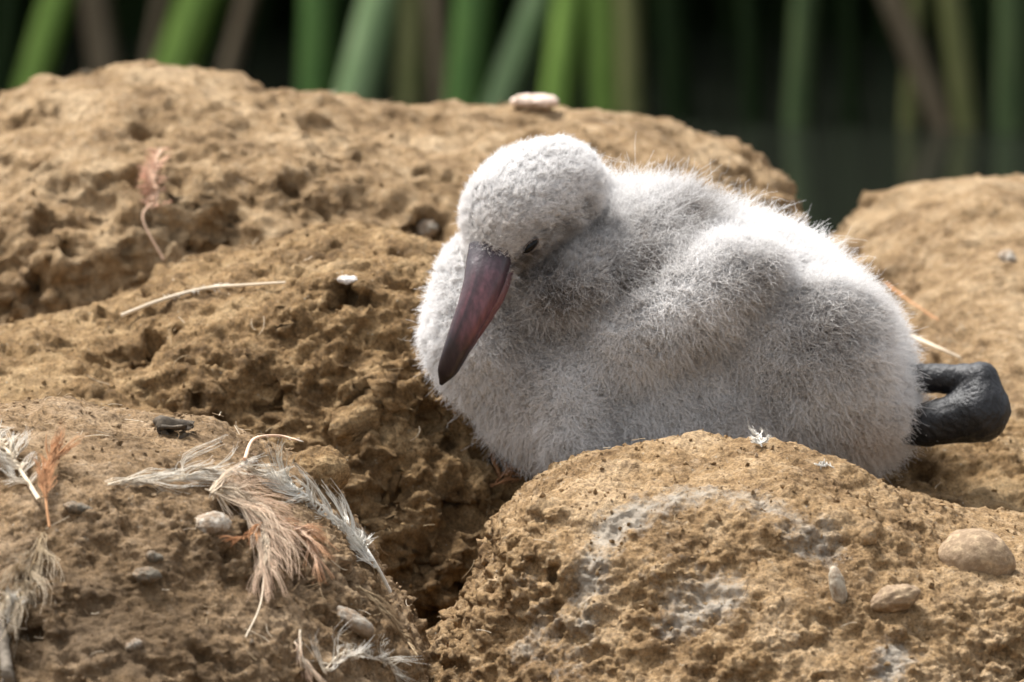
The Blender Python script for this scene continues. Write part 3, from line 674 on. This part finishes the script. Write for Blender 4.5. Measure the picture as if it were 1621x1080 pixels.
# curled scrap of bark and a stick
def bark():
    p, n = hit(283, 690, FL); a = np.linspace(.9, 5.9, 22)[:, None]; s = np.linspace(-1, 1, 14)[None]
    r = (22 + 5 * np.sin(a * 3) + 4 * np.cos(s * 4)) * S; L = 20 * S
    def sheet(k):
        rr = r * k; x = rr * np.cos(a) * 1.35 + 0 * s; z = rr * np.sin(a) * .62 + .0015 * np.sin(5 * s + a); y = s * L + 0 * a
        return np.stack([x + .25 * y, y, z - .15 * x], -1).reshape(-1, 3)
    V0 = np.vstack([sheet(1.0), sheet(.86)]) + p + np.array([0, .003, .0018]); m, k = 22, 14
    i, j = np.meshgrid(np.arange(m - 1), np.arange(k - 1), indexing='ij'); q = (i * k + j).ravel()
    A = np.stack([q, q + 1, q + k + 1, q + k], 1); B = A[:, ::-1] + m * k
    e = []
    for j in range(k - 1): e += [[j + 1, j, j + m * k, j + 1 + m * k], [(m - 1) * k + j, (m - 1) * k + j + 1, (m - 1) * k + j + 1 + m * k, (m - 1) * k + j + m * k]]
    for i in range(m - 1): e += [[i * k, i * k + k, i * k + k + m * k, i * k + m * k], [i * k + k + k - 1, i * k + k - 1, i * k + k - 1 + m * k, i * k + k + k - 1 + m * k]]
    V0 = V0 + vnormals(V0, np.vstack([A, B])) * (fbm(V0, .006, 3) * .0016)[:, None]
    tag(mesh_obj('bark_scrap', V0, np.vstack([A, B, np.array(e)]), plain('dark_bark', (.075, .058, .040), .8, .6, 400, .6), origin=p), 'dark curled scrap of bark on the brown mound\'s crest', 'bark')
bark()
def stick():
    c = spline([hit(x, y, FL)[0] + np.array([0, -.004, 0]) for x, y in ((2, 985), (8, 1030), (14, 1075))] + [W(20, 1150, -.36)], 30)
    Vs, Qs = tubes(c[None], np.linspace(.0022, .0032, 30)[None], 10); Vs = Vs + vnormals(Vs, Qs) * (fbm(Vs * np.array([1, 1, .2]), .003, 3) * .0006)[:, None]
    tag(mesh_obj('stick', Vs, Qs, plain('old_wood', (.15, .125, .095), .85, .35, 400, .5), origin=c[0]), 'weathered grey-brown stick leaning on the brown mound', 'stick')
stick()

# loose crumbs and fibres on the mounds: nobody could count them
def surface_samples(o, n, rg, zmin=-1.0):
    me = o.data; co = np.empty(len(me.vertices) * 3, np.float32); me.vertices.foreach_get('co', co); co = co.reshape(-1, 3) + np.array(o.location)
    no = np.empty(len(me.vertices) * 3, np.float32); me.vertices.foreach_get('normal', no); no = no.reshape(-1, 3)
    ok = np.where((no[:, 2] > zmin) & (co[:, 2] > .08))[0]; i = rg.choice(ok, n); return co[i], no[i]
def crumbs():
    rg = np.random.default_rng(3)
    g = (1 + 5 ** .5) / 2
    I = np.array([(-1, g, 0), (1, g, 0), (-1, -g, 0), (1, -g, 0), (0, -1, g), (0, 1, g), (0, -1, -g), (0, 1, -g), (g, 0, -1), (g, 0, 1), (-g, 0, -1), (-g, 0, 1)]) / 1.9
    F = np.array([(0, 11, 5), (0, 5, 1), (0, 1, 7), (0, 7, 10), (0, 10, 11), (1, 5, 9), (5, 11, 4), (11, 10, 2), (10, 7, 6), (7, 1, 8), (3, 9, 4), (3, 4, 2), (3, 2, 6), (3, 6, 8), (3, 8, 9), (4, 9, 5), (2, 4, 11), (6, 2, 10), (8, 6, 7), (9, 8, 1)])
    for o, n, mat in ((FRONT_LEFT, 5000, M_BROWN), (FRONT_RIGHT, 5000, M_OCHRE), (MIDDLE, 7000, M_MID), (BACK, 3000, M_BACK)):
        p, nn = surface_samples(o, n, rg, -.1); r = .00035 + .0012 * rg.random(n) ** 6
        Vv = p[:, None] + nn[:, None] * r[:, None, None] * .3 + I[None] * r[:, None, None] * rg.uniform(.5, 1.4, (n, 12, 1)) * rg.uniform(.5, 1.4, (n, 1, 3))
        z = np.zeros(n * 12)
        q = mesh_obj('mud_crumbs', Vv.reshape(-1, 3), (F[None] + (np.arange(n) * 12)[:, None, None]).reshape(-1, 3), mat, smooth=False, attrs={'stain': np.repeat((rg.random(n) < .03) * .5, 12), 'moist': z})
        tag(q, 'fine loose crumbs of dry mud', 'crumbs', kind='stuff')
crumbs()
def fibres():
    rg = np.random.default_rng(9); Ps, Cs = [], []
    for o, n in ((FRONT_LEFT, 420), (FRONT_RIGHT, 140), (MIDDLE, 260), (BACK, 160)):
        p, nn = surface_samples(o, n, rg, .1); d = np.cross(nn, rg.normal(size=(n, 3))); d /= np.linalg.norm(d, axis=1)[:, None]
        L = rg.uniform(.003, .013, n)[:, None, None]; s = np.linspace(-.5, .5, 7)[None, :, None]; b = rg.normal(size=(n, 1, 3)) * .35
        Ps.append(p[:, None] + nn[:, None] * (.0012 + .002 * rg.random((n, 1, 1))) + L * (d[:, None] * s + (b - (b * 1).sum(2, keepdims=True) * 0) * s ** 2))
        Cs.append(np.array([FE[k] for k in rg.choice(['straw', 'cream', 'brown', 'straw'], n)]))
    P = np.concatenate(Ps); C = np.concatenate(Cs); Vv, Qq = tubes(P, np.full(P.shape[:2], .00016), 3)
    tag(mesh_obj('plant_fibres', Vv, Qq, M_FIBRE, attrs={'tint': np.repeat(C, 21, 0)}), 'short dry fibres strewn over the mounds', 'fibres', kind='stuff')
fibres()
# ------------------------------------------------------------------ reeds standing in the water behind
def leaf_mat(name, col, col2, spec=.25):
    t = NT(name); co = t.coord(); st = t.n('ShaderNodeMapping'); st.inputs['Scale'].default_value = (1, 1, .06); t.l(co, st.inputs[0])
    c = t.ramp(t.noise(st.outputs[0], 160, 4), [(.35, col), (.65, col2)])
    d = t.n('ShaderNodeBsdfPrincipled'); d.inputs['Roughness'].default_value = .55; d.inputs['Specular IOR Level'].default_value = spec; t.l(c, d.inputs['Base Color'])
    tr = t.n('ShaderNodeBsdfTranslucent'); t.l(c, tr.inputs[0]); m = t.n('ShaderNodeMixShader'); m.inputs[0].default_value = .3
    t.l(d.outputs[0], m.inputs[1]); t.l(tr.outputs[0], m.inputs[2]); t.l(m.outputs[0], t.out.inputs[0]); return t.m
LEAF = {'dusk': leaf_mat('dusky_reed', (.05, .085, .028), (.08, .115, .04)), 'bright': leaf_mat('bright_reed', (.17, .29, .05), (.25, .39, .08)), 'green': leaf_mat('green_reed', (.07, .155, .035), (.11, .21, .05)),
        'bluish': leaf_mat('bluish_reed', (.20, .31, .13), (.29, .40, .20)), 'olive': leaf_mat('olive_reed', (.14, .16, .05), (.22, .22, .085)),
        'dead': leaf_mat('dead_reed', (.14, .105, .06), (.22, .175, .11)), 'dim': leaf_mat('shade_painted_reed', (.010, .020, .007), (.016, .028, .009), .04)}  # dim leaves: the reed bed's deep shade is put into their colour
def blade_mesh(base, top, bend, width, k=18):
    c = spline([base, base + (top - base) * .5 + bend * .15, top + bend], k); t = np.linspace(0, 1, k)
    w = width * .5 * np.clip(1.05 - t ** 3, .03, 1); T = np.gradient(c, axis=0); T /= np.linalg.norm(T, axis=1)[:, None]
    a = rz = None
    f = np.array([.25, -1, 0]); side = np.cross(T, f); side /= np.linalg.norm(side, axis=1)[:, None]; nn = np.cross(side, T); th = width * .05
    ring = np.stack([c - side * w[:, None], c + nn * th + nn * w[:, None] * .25, c + side * w[:, None], c - nn * th + nn * w[:, None] * .25], 1)
    b = (np.arange(k - 1) * 4)[:, None]; s = np.arange(4)[None]; s2 = (s + 1) % 4
    return ring.reshape(-1, 3), np.stack([b + s, b + s2, b + 4 + s2, b + 4 + s], -1).reshape(-1, 4)
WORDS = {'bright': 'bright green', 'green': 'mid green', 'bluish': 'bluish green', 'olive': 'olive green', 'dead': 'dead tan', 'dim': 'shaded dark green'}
def reed(xt, xb, yb, width, kind, label, H=1.1, tilt=None):
    # foot on the water where the photograph shows it (yb), leaning as its edge leans
    d = ray(xb, yb); y = CAM[1] + d[1] * (CAM[2] / -d[2]); base = W(xb, yb, y); top = W(xt, 0, y + .02)
    dirn = (top - base) / max(1e-6, top[2] - base[2]); k = np.linalg.norm(base - CAM) / FPX
    base2 = base - dirn * .12; lean = dirn.copy(); lean[1] += .05
    tp = base + lean * H; tp[0] = base[0] + np.clip(lean[0] * H, -.5, .5)
    near = base + dirn * .16
    c0 = [base2, base, near, near + (tp - base) * .45, tp]
    c = spline(c0, 22); t = np.linspace(0, 1, 22); w = width * k * .5 * np.clip(1.02 - np.clip(t - .5, 0, 1) ** 2 * 4.0, .04, 1)
    T = np.gradient(c, axis=0); T /= np.linalg.norm(T, axis=1)[:, None]; f = np.array([.2, -1, 0]); side = np.cross(T, f); side /= np.linalg.norm(side, axis=1)[:, None]; nn = np.cross(side, T)
    th = .0012
    ring = np.stack([c - side * w[:, None], c + nn * th + nn * w[:, None] * .3, c + side * w[:, None], c - nn * th + nn * w[:, None] * .3], 1)
    b = (np.arange(21) * 4)[:, None]; s = np.arange(4)[None]; s2 = (s + 1) % 4
    o = mesh_obj('reed_leaf', ring.reshape(-1, 3), np.stack([b + s, b + s2, b + 4 + s2, b + 4 + s], -1).reshape(-1, 4), LEAF[kind], origin=base)
    tag(o, label, 'reed', 'reed leaves standing in the pond')
for r in [
    (90, 45, 150, 52, 'bright', 'bright green reed leaf leaning over the far left water'),
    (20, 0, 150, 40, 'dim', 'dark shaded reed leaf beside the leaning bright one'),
    (255, 228, 140, 22, 'dead', 'thin tan reed stem along the broad bright leaf'),
    (318, 268, 140, 74, 'bright', 'broad bright green reed leaf behind the long mound\'s hump'),
    (392, 352, 150, 30, 'dead', 'narrow dead brown reed stem right of the broad bright leaf'),
    (505, 500, 165, 60, 'green', 'upright mid green reed leaf next to a bluish one'),
    (605, 560, 170, 70, 'bluish', 'pale bluish green reed leaf, the palest of all'),
    (655, 648, 170, 50, 'olive', 'olive tan reed leaf beside the pale bluish one'),
    (752, 735, 175, 66, 'green', 'broad mid green reed leaf behind the mound\'s crest'),
    (855, 785, 175, 54, 'bluish', 'slanting light green reed leaf above the pinkish pebble'),
    (905, 880, 180, 56, 'bright', 'vivid green reed leaf right of the slanting one'),
    (955, 960, 180, 58, 'bright', 'vivid green reed leaf standing straight beside a dim one'),
    (995, 1000, 185, 44, 'olive', 'olive green reed leaf at the edge of the dark gap'),
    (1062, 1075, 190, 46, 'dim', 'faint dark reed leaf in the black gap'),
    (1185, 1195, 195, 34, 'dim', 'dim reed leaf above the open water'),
    (1275, 1262, 200, 44, 'dusk', 'dull green reed leaf at the water\'s edge'),
    (1345, 1350, 200, 26, 'dim', 'dark thin reed leaf left of the slanting dead stem'),
    (1412, 1492, 205, 40, 'dead', 'dead tan reed stem slanting across the dark gap'),
    (1505, 1530, 205, 40, 'olive', 'olive reed leaf between the slanting dead stem and the right-hand greens'),
    (1548, 1540, 200, 34, 'dim', 'dusky reed leaf behind the olive one'),
    (150, 170, 140, 50, 'dead', 'broad brown dead leaf in the shade between the two bright leaves'),
    (690, 700, 172, 34, 'dead', 'thin brown stem right of the olive tan leaf'),
    (1452, 1440, 200, 30, 'olive', 'thin olive stem crossed by the slanting dead stem'),
    (1602, 1600, 210, 52, 'dusk', 'upright dull green reed leaf by the open water, right of all the others')]:
    reed(*r)
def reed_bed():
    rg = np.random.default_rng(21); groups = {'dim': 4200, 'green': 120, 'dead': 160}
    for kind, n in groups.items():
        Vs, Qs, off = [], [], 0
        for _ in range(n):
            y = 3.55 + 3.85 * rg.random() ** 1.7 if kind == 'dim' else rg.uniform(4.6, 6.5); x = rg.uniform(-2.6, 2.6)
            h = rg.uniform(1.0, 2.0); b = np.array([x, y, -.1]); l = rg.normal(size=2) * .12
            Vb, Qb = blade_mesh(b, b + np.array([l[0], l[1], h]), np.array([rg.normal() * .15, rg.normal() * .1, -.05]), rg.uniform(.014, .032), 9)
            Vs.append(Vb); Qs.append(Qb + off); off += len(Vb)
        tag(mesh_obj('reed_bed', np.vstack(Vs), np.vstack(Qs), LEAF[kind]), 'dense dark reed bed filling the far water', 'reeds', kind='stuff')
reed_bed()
